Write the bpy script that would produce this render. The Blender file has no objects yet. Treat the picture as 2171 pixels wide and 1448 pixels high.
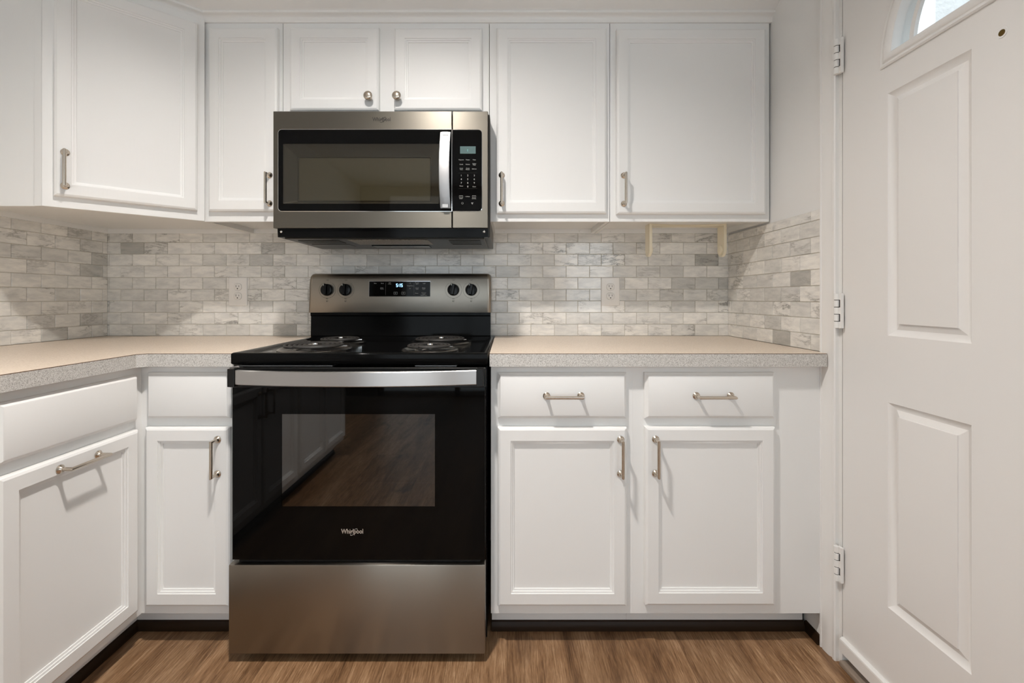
import bpy, bmesh, math, random
from mathutils import Vector, Matrix
random.seed(7)
sc = bpy.context.scene
COL = sc.collection
R = math.radians

# ------------------------------------------------------------------ camera
cd = bpy.data.cameras.new('camera')
cd.sensor_width = 36.0
cd.lens = 36.0 * 955.0 / 2171.0
cd.shift_x = 10.5 / 2171.0
cd.shift_y = -92.0 / 2171.0
cd.clip_start = 0.02
cam = bpy.data.objects.new('camera', cd)
cam.location = (0.0, -2.01, 1.082)
cam.rotation_euler = (R(90), 0, 0)
COL.objects.link(cam)
sc.camera = cam

# ------------------------------------------------------------------ view and world
vs = sc.view_settings
sc.display_settings.display_device = 'sRGB'
vs.view_transform = 'Standard'
vs.look = 'None'
vs.exposure = -0.05
vs.gamma = 1.0
vs.use_curve_mapping = False
sc.cycles.max_bounces = 10
sc.cycles.diffuse_bounces = 6
sc.cycles.glossy_bounces = 5
sc.cycles.use_denoising = True
sc.cycles.caustics_reflective = False
sc.cycles.caustics_refractive = False
wd = bpy.data.worlds.new('daylight'); sc.world = wd
wd.use_nodes = True
wd.node_tree.nodes['Background'].inputs[0].default_value = (0.86, 0.93, 1.0, 1)
wd.node_tree.nodes['Background'].inputs[1].default_value = 2.2

def area(name, loc, rot, sx, sy, power, col):
    l = bpy.data.lights.new(name, 'AREA'); l.shape = 'RECTANGLE'; l.size = sx; l.size_y = sy
    l.energy = power; l.color = col
    o = bpy.data.objects.new(name, l); o.location = loc; o.rotation_euler = rot; COL.objects.link(o)
    return o
# daylight through the window, then an added soft fill lamp at the rear wall
area('window_daylight', (1.30, -4.22, 1.45), (R(90), 0, 0), 1.0, 1.3, 14, (0.86, 0.94, 1.0))
area('dining_fill', (-0.55, -4.22, 1.30), (R(90), 0, 0), 1.7, 2.0, 4, (0.88, 0.95, 1.0))
LAMP_POWER = 1380.0
LAMP_COL = (1.0, 0.94, 0.885)

# ------------------------------------------------------------------ helpers
ORG = {}
class MB:
    def __init__(s): s.bm = bmesh.new(); s.mi = 0
    def ring(s, pts): return [s.bm.verts.new(p) for p in pts]
    def face(s, vs):
        try:
            f = s.bm.faces.new(vs); f.material_index = s.mi; return f
        except ValueError: return None
    def loft(s, rings, cap0=True, cap1=True, closed=False, open_ring=False):
        rs = [s.ring(r) for r in rings]; n = len(rs[0])
        pairs = list(zip(rs, rs[1:])) + ([(rs[-1], rs[0])] if closed else [])
        for a, b in pairs:
            for i in range(n - 1 if open_ring else n):
                j = (i + 1) % n; s.face([a[i], a[j], b[j], b[i]])
        if not closed:
            if cap0: s.face(list(reversed(rs[0])))
            if cap1: s.face(rs[-1])
        return s
    def box(s, x0, x1, y0, y1, z0, z1, bev=0.0, seg=2):
        r = bmesh.ops.create_cube(s.bm, size=1.0)
        vs_ = r['verts']
        for v in vs_:
            v.co = Vector(((x0 + x1) / 2 + v.co.x * (x1 - x0), (y0 + y1) / 2 + v.co.y * (y1 - y0), (z0 + z1) / 2 + v.co.z * (z1 - z0)))
        fs = {f for v in vs_ for f in v.link_faces}
        for f in fs: f.material_index = s.mi
        if bev:
            es = list({e for v in vs_ for e in v.link_edges})
            bmesh.ops.bevel(s.bm, geom=es, offset=bev, segments=seg, affect='EDGES', profile=0.5)
        return s
    def panel(s, x0, x1, z0, z1, yb, loops, cap0=True, cap1=True):
        # concentric rectangles (inset, proud) facing -y
        return s.loft([[(x0 + i, yb - p, z0 + i), (x1 - i, yb - p, z0 + i), (x1 - i, yb - p, z1 - i), (x0 + i, yb - p, z1 - i)] for i, p in loops], cap0, cap1)
    def rpanel(s, x0, x1, z0, z1, yb, r, loops, cap0=True, cap1=True, n=5):
        # the same with rounded corners; r is one radius or four (bl, br, tr, tl)
        if not isinstance(r, tuple): r = (r,) * 4
        rings = []
        for i, p in loops:
            pts = []
            for (cx, cz, a0, sx, sz, rr) in ((x0, z0, 180, 1, 1, r[0]), (x1, z0, 270, -1, 1, r[1]), (x1, z1, 0, -1, -1, r[2]), (x0, z1, 90, 1, -1, r[3])):
                q = max(rr - i, 0.0004)
                ox, oz = cx + sx * (i + q), cz + sz * (i + q)
                for k in range(n + 1):
                    a = R(a0 + 90.0 * k / n); pts.append((ox + q * math.cos(a), yb - p, oz + q * math.sin(a)))
            rings.append(pts)
        return s.loft(rings, cap0, cap1)
    def lathe(s, prof, o=(0, 0, 0), axis='Z', n=32, cap0=True, cap1=True):
        o = Vector(o); rings = []
        for r, h in prof:
            pts = []
            for k in range(n):
                a = 2 * math.pi * k / n; c, d = r * math.cos(a), r * math.sin(a)
                pts.append(o + Vector({'Z': (c, d, h), 'Y': (c, -h, d), 'X': (h, c, d)}[axis]))
            rings.append(pts)
        return s.loft(rings, cap0, cap1)
    def tube(s, path, r, n=10, closed=False):
        P = [Vector(p) for p in path]; m = len(P)
        d0 = (P[1] - P[0]).normalized()
        u = d0.orthogonal().normalized(); prev = d0; rings = []
        for i in range(m):
            a = (P[i] - P[i - 1]).normalized() if i > 0 else d0
            b = (P[i + 1] - P[i]).normalized() if i < m - 1 else a
            if i > 0:
                q = prev.rotation_difference(a); u = q @ u; prev = a
            v = a.cross(u)
            nn = (a + b).normalized()
            pts = []
            for k in range(n):
                t = 2 * math.pi * k / n
                p = u * (r * math.cos(t)) + v * (r * math.sin(t))
                p = p - a * (p.dot(nn) / a.dot(nn))
                pts.append(P[i] + p)
            rings.append(pts)
        return s.loft(rings)
    def sweep(s, path, prof, fn, closed=False):
        # prof: (offset along the left normal, height); mitred at the corners; fn maps (u, v, h) to space
        P = [Vector(p) for p in path]; m = len(P); rings = []
        for i in range(m):
            a = (P[i] - P[i - 1]).normalized() if (i > 0 or closed) else None
            b = (P[(i + 1) % m] - P[i]).normalized() if (i < m - 1 or closed) else None
            a = a or b; b = b or a
            na, nb = Vector((-a.y, a.x)), Vector((-b.y, b.x))
            mm = (na + nb); mm = mm / (mm.dot(na))
            rings.append([fn(P[i].x + mm.x * o, P[i].y + mm.y * o, h) for o, h in prof])
        return s.loft(rings, closed=closed)
    def text(s, body, size, x, y, z, align='CENTER', extrude=0.0003, squeeze=1.0, fat=0.0):
        cu = bpy.data.curves.new('t', 'FONT'); cu.body = body; cu.size = size; cu.align_x = align; cu.align_y = 'CENTER'
        cu.extrude = extrude; cu.offset = fat; cu.resolution_u = 2; cu.space_line = 0.85
        ob = bpy.data.objects.new('t', cu); COL.objects.link(ob)
        bpy.context.view_layer.update()
        me = ob.evaluated_get(bpy.context.evaluated_depsgraph_get()).to_mesh()
        me2 = me.copy() if False else me
        n0 = len(s.bm.verts); f0 = len(s.bm.faces)
        s.bm.from_mesh(me2)
        s.bm.verts.ensure_lookup_table(); s.bm.faces.ensure_lookup_table()
        for v in s.bm.verts[n0:]:
            v.co = Vector((x + v.co.x * squeeze, y - v.co.z, z + v.co.y))
        for f in s.bm.faces[f0:]: f.material_index = s.mi
        bpy.data.objects.remove(ob); bpy.data.curves.remove(cu)
        return s
    def frame(s, x0, x1, z0, z1, y, t, h=0.0004):
        for a in ((x0, x1, z0, z0 + t), (x0, x1, z1 - t, z1), (x0, x0 + t, z0, z1), (x1 - t, x1, z0, z1)):
            s.box(a[0], a[1], y - h, y, a[2], a[3])
        return s
    def xf(s, m): s.bm.transform(m); return s
    def mesh(s, name, mats, smooth=35, recalc=True):
        if recalc: bmesh.ops.recalc_face_normals(s.bm, faces=s.bm.faces[:])
        me = bpy.data.meshes.new(name); s.bm.to_mesh(me); s.bm.free()
        for m in (mats if isinstance(mats, (list, tuple)) else [mats]): me.materials.append(m)
        if smooth:
            me.shade_smooth(); me.set_sharp_from_angle(angle=R(smooth))
        return me
    def build(s, name, mats, parent=None, smooth=35, label=None, recalc=True):
        org = ORG.get(parent.name, Vector()) if parent else Vector()
        if org.length: s.bm.transform(Matrix.Translation(-org))
        o = bpy.data.objects.new(name, s.mesh(name, mats, smooth, recalc)); COL.objects.link(o)
        if parent: o.parent = parent; ORG[o.name] = org.copy()
        if label: o['label'] = label
        return o

def place(name, me, parent, loc, rz=0.0, ry=0.0, label=None):
    # an object that shares a mesh, placed in its thing's own coordinates
    o = bpy.data.objects.new(name, me); COL.objects.link(o)
    o.parent = parent
    o.location = Vector(loc) - ORG.get(parent.name, Vector())
    o.rotation_euler = (0, ry, rz)
    ORG[o.name] = Vector()
    if label: o['label'] = label
    return o

def thing(name, label, cat, loc=(0, 0, 0), rz=0.0, group=None, local=False):
    o = bpy.data.objects.new(name, None); COL.objects.link(o)
    o.empty_display_size = 0.1
    o.location = loc; o.rotation_euler = (0, 0, rz); o['label'] = label; o['category'] = cat
    if group: o['group'] = group
    ORG[o.name] = Vector() if local else Vector(loc)
    return o

def struct(o, label=None, cat=None):
    o['kind'] = 'structure'
    if label: o['label'] = label
    if cat: o['category'] = cat
    return o

# ------------------------------------------------------------------ materials
def new_mat(name):
    m = bpy.data.materials.new(name); m.use_nodes = True
    nt = m.node_tree; return m, nt, nt.nodes['Principled BSDF']
def N(nt, kind, **kw):
    n = nt.nodes.new(kind)
    for k, v in kw.items():
        if k.startswith('i_'): n.inputs[k[2:].replace('_', ' ')].default_value = v
        else: setattr(n, k, v)
    return n
def ramp(nt, stops, interp='LINEAR'):
    r = nt.nodes.new('ShaderNodeValToRGB'); cr = r.color_ramp; cr.interpolation = interp
    while len(cr.elements) < len(stops): cr.elements.new(0.5)
    for e, (p, c) in zip(cr.elements, stops):
        e.position = p; e.color = (*c, 1) if len(c) == 3 else c
    return r
def objmap(nt, scale=(1, 1, 1), rot=(0, 0, 0)):
    tc = nt.nodes.new('ShaderNodeTexCoord'); mp = nt.nodes.new('ShaderNodeMapping')
    mp.inputs['Scale'].default_value = scale; mp.inputs['Rotation'].default_value = rot
    nt.links.new(tc.outputs['Object'], mp.inputs['Vector']); return mp
def bump(nt, b, src, strength, dist=0.001):
    bp = nt.nodes.new('ShaderNodeBump'); bp.inputs['Strength'].default_value = strength; bp.inputs['Distance'].default_value = dist
    nt.links.new(src, bp.inputs['Height']); nt.links.new(bp.outputs['Normal'], b.inputs['Normal']); return bp
def simple(name, col, rough=0.5, metal=0.0, spec=None, emit=None, es=0.0, noise=None, coat=0.0):
    m, nt, b = new_mat(name)
    b.inputs['Base Color'].default_value = (*col, 1); b.inputs['Roughness'].default_value = rough; b.inputs['Metallic'].default_value = metal
    if spec is not None: b.inputs['Specular IOR Level'].default_value = spec
    if coat: b.inputs['Coat Weight'].default_value = coat; b.inputs['Coat Roughness'].default_value = 0.03
    if emit: b.inputs['Emission Color'].default_value = (*emit, 1); b.inputs['Emission Strength'].default_value = es
    if noise:
        sc_, st, di = noise
        mp = objmap(nt, sc_ if isinstance(sc_, tuple) else (sc_,) * 3)
        n = N(nt, 'ShaderNodeTexNoise'); n.inputs['Scale'].default_value = 1.0; n.inputs['Detail'].default_value = 3.0
        nt.links.new(mp.outputs[0], n.inputs['Vector'])
        bump(nt, b, n.outputs['Fac'], st, di)
    return m

CAB = simple('painted_cabinet_white', (0.82, 0.82, 0.81), 0.42, noise=((60, 60, 7), 0.16, 0.001))
DOORP = simple('painted_door_white', (0.80, 0.79, 0.775), 0.42, noise=((45, 45, 5), 0.10, 0.001))
TRIM = simple('painted_trim_white', (0.82, 0.815, 0.80), 0.38, noise=(30, 0.06, 0.001))
WALLP = simple('painted_wall', (0.80, 0.80, 0.79), 0.6, noise=(220, 0.25, 0.0012))
WALLG = simple('dimming_greige_wall', (0.42, 0.39, 0.35), 0.6, noise=(220, 0.25, 0.0012))  # dark tone is made up, so the steel reflects a dimmer room
CEIL = simple('ceiling_paint', (0.82, 0.82, 0.81), 0.8, noise=(150, 0.3, 0.001))
NICKEL = simple('brushed_nickel', (0.60, 0.53, 0.45), 0.24, 1.0, noise=((400, 400, 400), 0.05, 0.0005))
CHROME = simple('chrome', (0.75, 0.75, 0.75), 0.10, 1.0)
DRIP = simple('drip_pan_chrome', (0.40, 0.385, 0.37), 0.22, 1.0)
ENAMEL = simple('black_enamel', (0.004, 0.004, 0.004), 0.10, 0, 0.08, noise=(60, 0.02, 0.001))
BLACKG = simple('black_glass', (0.0025, 0.0025, 0.0025), 0.03, 0, 0.13)
BLACKP = simple('black_plastic', (0.008, 0.008, 0.008), 0.30, 0, 0.25, noise=(300, 0.05, 0.0005))
KNOBM = simple('knob_black', (0.006, 0.006, 0.006), 0.16, 0, 0.18)
COILM = simple('burner_coil', (0.032, 0.030, 0.028), 0.5, 0.2, noise=(300, 0.1, 0.0005))
DARKMETAL = simple('dark_grey_metal', (0.026, 0.023, 0.018), 0.36, 0.3, noise=(40, 0.05, 0.001))
CREAM = simple('cream_plastic', (0.86, 0.79, 0.62), 0.38, noise=(40, 0.04, 0.001))
PLATE = simple('outlet_plastic', (0.85, 0.83, 0.80), 0.22)
SLOT = simple('slot_dark', (0.02, 0.018, 0.015), 0.6)
BRASS = simple('aged_brass', (0.16, 0.10, 0.03), 0.4, 1.0)
SHOE = simple('dark_stained_wood', (0.022, 0.011, 0.005), 0.45, 0, 0.2, noise=((6, 60, 60), 0.15, 0.001))
THRESH = simple('weathered_threshold', (0.30, 0.24, 0.19), 0.6, noise=(60, 0.3, 0.001))
INK = simple('grey_legend', (0.42, 0.42, 0.40), 0.5)
INKW = simple('white_legend', (0.75, 0.75, 0.72), 0.5)
INKD = simple('dark_legend', (0.05, 0.045, 0.035), 0.6)
SEAM = simple('laminate_seam', (0.11, 0.055, 0.025), 0.6)
DIGIT = simple('clock_digits', (0.2, 0.3, 0.5), 0.4, emit=(0.32, 0.62, 1.0), es=3.0)
LCD = simple('lcd_glass', (0.10, 0.16, 0.16), 0.15)
LCDD = simple('lcd_digits', (0.2, 0.6, 0.6), 0.4, emit=(0.25, 0.85, 0.9), es=0.7)
LAMPM = simple('lamp_glass', (0.9, 0.85, 0.75), 0.4, emit=LAMP_COL, es=LAMP_POWER)
STUCCO = simple('white_stucco', (0.85, 0.85, 0.84), 0.9, noise=(40, 0.9, 0.01))
LOGO = simple('logo_silver', (0.55, 0.53, 0.50), 0.3, 0.6)
LOGOD = simple('logo_dark', (0.06, 0.055, 0.05), 0.3, 0.6)

def steel(name, col, rough, an=0.75):
    m, nt, b = new_mat(name)
    b.inputs['Base Color'].default_value = (*col, 1); b.inputs['Metallic'].default_value = 1.0; b.inputs['Roughness'].default_value = rough
    b.inputs['Anisotropic'].default_value = an; b.inputs['Anisotropic Rotation'].default_value = 0.25
    tg = N(nt, 'ShaderNodeTangent', direction_type='RADIAL', axis='Z'); nt.links.new(tg.outputs[0], b.inputs['Tangent'])
    mp = objmap(nt, (3, 3, 900)); n = N(nt, 'ShaderNodeTexNoise'); n.inputs['Scale'].default_value = 1.0; n.inputs['Detail'].default_value = 2.0
    nt.links.new(mp.outputs[0], n.inputs['Vector'])
    mr = N(nt, 'ShaderNodeMapRange'); mr.inputs['To Min'].default_value = rough * 0.85; mr.inputs['To Max'].default_value = rough * 1.2
    nt.links.new(n.outputs['Fac'], mr.inputs['Value']); nt.links.new(mr.outputs[0], b.inputs['Roughness'])
    return m
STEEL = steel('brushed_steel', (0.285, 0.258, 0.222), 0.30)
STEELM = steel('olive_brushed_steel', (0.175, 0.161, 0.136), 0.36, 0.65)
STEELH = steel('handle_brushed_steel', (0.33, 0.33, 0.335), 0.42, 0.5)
STEELV = simple('dull_vent_steel', (0.20, 0.20, 0.20), 0.5, 1.0)
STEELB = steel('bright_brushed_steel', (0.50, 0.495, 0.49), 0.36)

# laminate
def laminate(name, stops, scale):
    m, nt, b = new_mat(name)
    mp = objmap(nt, (scale,) * 3)
    n = N(nt, 'ShaderNodeTexNoise'); n.inputs['Scale'].default_value = 1.0; n.inputs['Detail'].default_value = 2.0; n.inputs['Roughness'].default_value = 0.7
    nt.links.new(mp.outputs[0], n.inputs['Vector'])
    r = ramp(nt, stops); nt.links.new(n.outputs['Fac'], r.inputs['Fac']); nt.links.new(r.outputs[0], b.inputs['Base Color'])
    b.inputs['Roughness'].default_value = 0.36
    return m
LAM = laminate('counter_laminate', [(0.30, (0.54, 0.44, 0.35)), (0.45, (0.71, 0.60, 0.49)), (0.60, (0.77, 0.66, 0.55)), (0.75, (0.83, 0.73, 0.63))], 260)
LAME = laminate('counter_edge_laminate', [(0.34, (0.26, 0.245, 0.225)), (0.45, (0.52, 0.50, 0.47)), (0.58, (0.64, 0.62, 0.59)), (0.72, (0.74, 0.73, 0.71))], 480)
FILTERM = laminate('grease_filter_mesh', [(0.35, (0.10, 0.08, 0.06)), (0.5, (0.30, 0.26, 0.21)), (0.65, (0.50, 0.45, 0.38)), (0.75, (0.85, 0.8, 0.7))], 260)

# floor: wood planks that run into the room
def floor_mat():
    m, nt, b = new_mat('wood_plank_floor'); L = nt.links.new
    tc = N(nt, 'ShaderNodeTexCoord'); sep = N(nt, 'ShaderNodeSeparateXYZ'); L(tc.outputs['Object'], sep.inputs[0])
    cmb = N(nt, 'ShaderNodeCombineXYZ'); L(sep.outputs['Y'], cmb.inputs['X']); L(sep.outputs['X'], cmb.inputs['Y'])
    br = N(nt, 'ShaderNodeTexBrick', offset=0.37, offset_frequency=2); L(cmb.outputs[0], br.inputs['Vector'])
    br.inputs['Scale'].default_value = 1.0; br.inputs['Brick Width'].default_value = 1.22; br.inputs['Row Height'].default_value = 0.18
    br.inputs['Mortar Size'].default_value = 0.0005; br.inputs['Mortar Smooth'].default_value = 0.3; br.inputs['Bias'].default_value = 0
    br.inputs['Color1'].default_value = (0, 0, 0, 1); br.inputs['Color2'].default_value = (1, 1, 1, 1); br.inputs['Mortar'].default_value = (0.5, 0.5, 0.5, 1)
    off = N(nt, 'ShaderNodeMath', operation='MULTIPLY'); L(br.outputs['Color'], off.inputs[0]); off.inputs[1].default_value = 40.0
    def noise(sx, sy, det, rough, dist):
        mp = N(nt, 'ShaderNodeMapping'); mp.inputs['Scale'].default_value = (sx, sy, 1); L(tc.outputs['Object'], mp.inputs['Vector'])
        n = N(nt, 'ShaderNodeTexNoise', noise_dimensions='4D'); L(mp.outputs[0], n.inputs['Vector']); L(off.outputs[0], n.inputs['W'])
        n.inputs['Scale'].default_value = 1.0; n.inputs['Detail'].default_value = det; n.inputs['Roughness'].default_value = rough; n.inputs['Distortion'].default_value = dist
        return n
    g1 = noise(11, 1.6, 6, 0.65, 1.0)      # broad figure
    g2 = noise(240, 16, 4, 0.7, 0.4)       # fine pores
    g3 = noise(7, 3.0, 3, 0.55, 0.8)      # knots
    mixf = N(nt, 'ShaderNodeMath', operation='MULTIPLY_ADD'); L(g2.outputs['Fac'], mixf.inputs[0]); mixf.inputs[1].default_value = 0.48
    a = N(nt, 'ShaderNodeMath', operation='MULTIPLY'); L(g1.outputs['Fac'], a.inputs[0]); a.inputs[1].default_value = 0.52; L(a.outputs[0], mixf.inputs[2])
    r = ramp(nt, [(0.34, (0.070, 0.034, 0.014)), (0.45, (0.185, 0.098, 0.046)), (0.53, (0.285, 0.165, 0.085)), (0.64, (0.46, 0.30, 0.175))])
    L(mixf.outputs[0], r.inputs['Fac'])
    kr = ramp(nt, [(0.27, (0.25, 0.2, 0.18)), (0.39, (1, 1, 1))]); L(g3.outputs['Fac'], kr.inputs['Fac'])
    mk = N(nt, 'ShaderNodeMix', data_type='RGBA', blend_type='MULTIPLY'); mk.inputs[0].default_value = 0.8
    L(r.outputs[0], mk.inputs[6]); L(kr.outputs[0], mk.inputs[7])
    tone = N(nt, 'ShaderNodeMapRange'); L(br.outputs['Color'], tone.inputs['Value']); tone.inputs['To Min'].default_value = 0.82; tone.inputs['To Max'].default_value = 1.15
    mt = N(nt, 'ShaderNodeVectorMath', operation='SCALE'); L(mk.outputs[2], mt.inputs[0]); L(tone.outputs[0], mt.inputs['Scale'])
    gap = N(nt, 'ShaderNodeMix', data_type='RGBA'); L(br.outputs['Fac'], gap.inputs[0]); L(mt.outputs[0], gap.inputs[6]); gap.inputs[7].default_value = (0.09, 0.046, 0.02, 1)
    L(gap.outputs[2], b.inputs['Base Color']); b.inputs['Roughness'].default_value = 0.42
    bump(nt, b, mixf.outputs[0], 0.15, 0.001)
    return m
FLOORM = floor_mat()

def tile_mat():
    m, nt, b = new_mat('marble_tile'); L = nt.links.new
    tc = N(nt, 'ShaderNodeTexCoord'); at = N(nt, 'ShaderNodeAttribute', attribute_name='tile_rand')
    w = N(nt, 'ShaderNodeMath', operation='MULTIPLY'); L(at.outputs['Fac'], w.inputs[0]); w.inputs[1].default_value = 60.0
    def noise(scale, rot, st, det, rough, dist, add):
        mp = N(nt, 'ShaderNodeMapping'); mp.inputs['Rotation'].default_value = rot; mp.inputs['Scale'].default_value = st; L(tc.outputs['Object'], mp.inputs['Vector'])
        ad = N(nt, 'ShaderNodeMath', operation='ADD'); L(w.outputs[0], ad.inputs[0]); ad.inputs[1].default_value = add
        n = N(nt, 'ShaderNodeTexNoise', noise_dimensions='4D'); L(mp.outputs[0], n.inputs['Vector']); L(ad.outputs[0], n.inputs['W'])
        n.inputs['Scale'].default_value = scale; n.inputs['Detail'].default_value = det; n.inputs['Roughness'].default_value = rough; n.inputs['Distortion'].default_value = dist
        return n
    v = noise(9, (R(38), R(38), R(38)), (0.8, 0.8, 2.8), 7, 0.66, 0.35, 0)
    d = N(nt, 'ShaderNodeMath', operation='SUBTRACT'); L(v.outputs['Fac'], d.inputs[0]); d.inputs[1].default_value = 0.5
    ab = N(nt, 'ShaderNodeMath', operation='ABSOLUTE'); L(d.outputs[0], ab.inputs[0])
    vr = ramp(nt, [(0.0, (1, 1, 1)), (0.009, (0.75, 0.75, 0.75)), (0.028, (0.18, 0.18, 0.18)), (0.08, (0, 0, 0))]); L(ab.outputs[0], vr.inputs['Fac'])
    amt = noise(5, (0, 0, 0), (1, 1, 1), 2, 0.5, 0, 13)
    ar = ramp(nt, [(0.47, (0, 0, 0)), (0.70, (1, 1, 1))]); L(amt.outputs['Fac'], ar.inputs['Fac'])
    vm = N(nt, 'ShaderNodeMath', operation='MULTIPLY'); L(vr.outputs[0], vm.inputs[0]); L(ar.outputs[0], vm.inputs[1])
    cl = noise(20, (R(38), R(38), R(38)), (0.8, 0.8, 2.6), 6, 0.66, 0.3, 5)
    h = N(nt, 'ShaderNodeMath', operation='MULTIPLY'); L(at.outputs['Fac'], h.inputs[0]); h.inputs[1].default_value = 7.31
    fr = N(nt, 'ShaderNodeMath', operation='FRACT'); L(h.outputs[0], fr.inputs[0])
    base = ramp(nt, [(0.0, (0.50, 0.49, 0.46)), (0.012, (0.60, 0.595, 0.57)), (0.06, (0.71, 0.70, 0.675)), (0.35, (0.78, 0.77, 0.74)), (0.7, (0.845, 0.83, 0.80)), (1.0, (0.90, 0.88, 0.84))]); L(fr.outputs[0], base.inputs['Fac'])
    cr = ramp(nt, [(0.3, (0.76, 0.765, 0.77)), (0.60, (1.02, 1.015, 1.0))]); L(cl.outputs['Fac'], cr.inputs['Fac'])
    m1 = N(nt, 'ShaderNodeMix', data_type='RGBA', blend_type='MULTIPLY'); m1.inputs[0].default_value = 1.0; L(base.outputs[0], m1.inputs[6]); L(cr.outputs[0], m1.inputs[7])
    m2 = N(nt, 'ShaderNodeMix', data_type='RGBA'); L(vm.outputs[0], m2.inputs[0]); L(m1.outputs[2], m2.inputs[6]); m2.inputs[7].default_value = (0.26, 0.25, 0.23, 1)
    L(m2.outputs[2], b.inputs['Base Color']); b.inputs['Roughness'].default_value = 0.14
    return m
TILE = tile_mat()
GROUT = simple('tile_grout', (0.60, 0.56, 0.49), 0.8)

def tinted_glass(name, tint, fac, rough=0.02):
    m, nt, b = new_mat(name); L = nt.links.new
    nt.nodes.remove(b); out = nt.nodes['Material Output']
    tr = N(nt, 'ShaderNodeBsdfTransparent'); tr.inputs[0].default_value = (*tint, 1)
    gl = N(nt, 'ShaderNodeBsdfGlossy'); gl.inputs['Roughness'].default_value = rough; gl.inputs['Color'].default_value = (0.95, 0.95, 0.95, 1)
    fr = N(nt, 'ShaderNodeFresnel'); ge = N(nt, 'ShaderNodeNewGeometry')
    io = N(nt, 'ShaderNodeMapRange'); io.inputs['To Min'].default_value = 1.5; io.inputs['To Max'].default_value = 1 / 1.5
    L(ge.outputs['Backfacing'], io.inputs['Value']); L(io.outputs[0], fr.inputs['IOR'])
    ad = N(nt, 'ShaderNodeMath', operation='ADD'); L(fr.outputs[0], ad.inputs[0]); ad.inputs[1].default_value = fac
    mx = N(nt, 'ShaderNodeMixShader'); L(ad.outputs[0], mx.inputs[0]); L(tr.outputs[0], mx.inputs[1]); L(gl.outputs[0], mx.inputs[2])
    L(mx.outputs[0], out.inputs['Surface']); return m
OVENGLASS = tinted_glass('oven_window_glass', (0.25, 0.24, 0.23), 0.07)
MICROGLASS = tinted_glass('microwave_window_glass', (0.80, 0.78, 0.72), 0.0)
PANE = tinted_glass('clear_glass', (0.95, 0.97, 0.97), 0.0)

# ------------------------------------------------------------------ the room
XL, XR = -1.783, 0.99
YB, YREAR, ZC = 0.0, -4.30, 2.44
XD = 3.0                                    # the dining side is wider than the kitchen
OY0, OY1, OZ = -0.660, -1.570, 2.07         # doorway in the right wall
struct(MB().box(XL - 0.12, XD + 0.12, YREAR - 0.12, 0.12, -0.08, 0.0).build('floor', FLOORM, smooth=0), 'brown wood plank floor')
cl = MB()
LX, LY, LH = -0.37, -1.36, 0.075               # the round cut-out of the recessed lamp
cl.box(XL - 0.12, XR + 0.12, LY + 0.12, 0.12, ZC, ZC + 0.1); cl.box(XL - 0.12, XR + 0.12, YREAR - 0.12, LY - 0.12, ZC, ZC + 0.1)
cl.box(XL - 0.12, LX - 0.12, LY - 0.12, LY + 0.12, ZC, ZC + 0.1); cl.box(LX + 0.12, XR + 0.12, LY - 0.12, LY + 0.12, ZC, ZC + 0.1)
cl.box(XR + 0.12, XD + 0.12, YREAR - 0.12, -2.30, ZC, ZC + 0.1)
sq = []
for k in range(40):
    a = 2 * math.pi * k / 40; c_, s_ = math.cos(a), math.sin(a); t_ = 0.12 / max(abs(c_), abs(s_)); sq.append((LX + c_ * t_, LY + s_ * t_))
ci = [(LX + LH * math.cos(2 * math.pi * k / 40), LY + LH * math.sin(2 * math.pi * k / 40)) for k in range(40)]
cl.loft([[(x, y, z) for x, y in p_] for p_, z in ((sq, ZC + 0.1), (sq, ZC), (ci, ZC), (ci, ZC + 0.1))], cap0=False, cap1=False)
struct(cl.build('ceiling', CEIL, smooth=0), 'flat white ceiling')
wall_back = struct(MB().box(XL - 0.12, XR + 0.12, 0.0, 0.12, 0.0, ZC).build('wall_back', WALLP, smooth=0), 'white wall behind the range')
wall_left = struct(MB().box(XL - 0.12, XL, YREAR, 0.0, 0.0, ZC).build('wall_left', WALLP, smooth=0), 'white wall on the left')
w = MB(); w.box(XR, XR + 0.12, OY0, 0.0, 0, ZC); w.box(XR, XR + 0.12, OY1, OY0, OZ, ZC); w.box(XR, XR + 0.12, -2.3, OY1, 0, ZC)
wall_right = struct(w.build('wall_right', WALLP, smooth=0), 'white wall on the right around the entry door')
struct(MB().box(XR + 0.12, XD, -2.42, -2.30, 0, ZC).build('wall_side', WALLP, smooth=0), 'white return wall')
struct(MB().box(XD, XD + 0.12, YREAR, -2.30, 0, ZC).build('wall_dining', WALLG, smooth=0), 'dining wall in a greige made up to dim reflections')
w = MB()
WX0, WX1, WZ0, WZ1 = 0.78, 1.82, 0.78, 2.12
DX0, DX1, DZ1 = -1.42, 0.32, 2.08
for a in ((XL, DX0, 0, ZC), (DX0, DX1, DZ1, ZC), (DX1, WX0, 0, ZC), (WX0, WX1, 0, WZ0), (WX0, WX1, WZ1, ZC), (WX1, XD, 0, ZC)):
    w.box(a[0], a[1], YREAR - 0.12, YREAR, a[2], a[3])
struct(w.build('wall_rear', WALLG, smooth=0), 'wall behind the camera in a greige made up to dim reflections')
def glazing(name, x0, x1, z0, z1, mull, label):
    r = thing(name, label, 'window', ((x0 + x1) / 2, YREAR - 0.06, z0)); r['kind'] = 'structure'
    f = MB(); t = 0.05
    for a in ((x0, x0 + t, z0, z1), (x1 - t, x1, z0, z1), (x0, x1, z0, z0 + t), (x0, x1, z1 - t, z1)) + mull:
        f.box(a[0], a[1], YREAR - 0.09, YREAR - 0.03, a[2], a[3])
    f.build('window_frame', TRIM, r, 0)
    MB().box(x0 + 0.01, x1 - 0.01, YREAR - 0.065, YREAR - 0.06, z0 + 0.01, z1 - 0.01).build('window_pane', PANE, r, 0)
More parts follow.
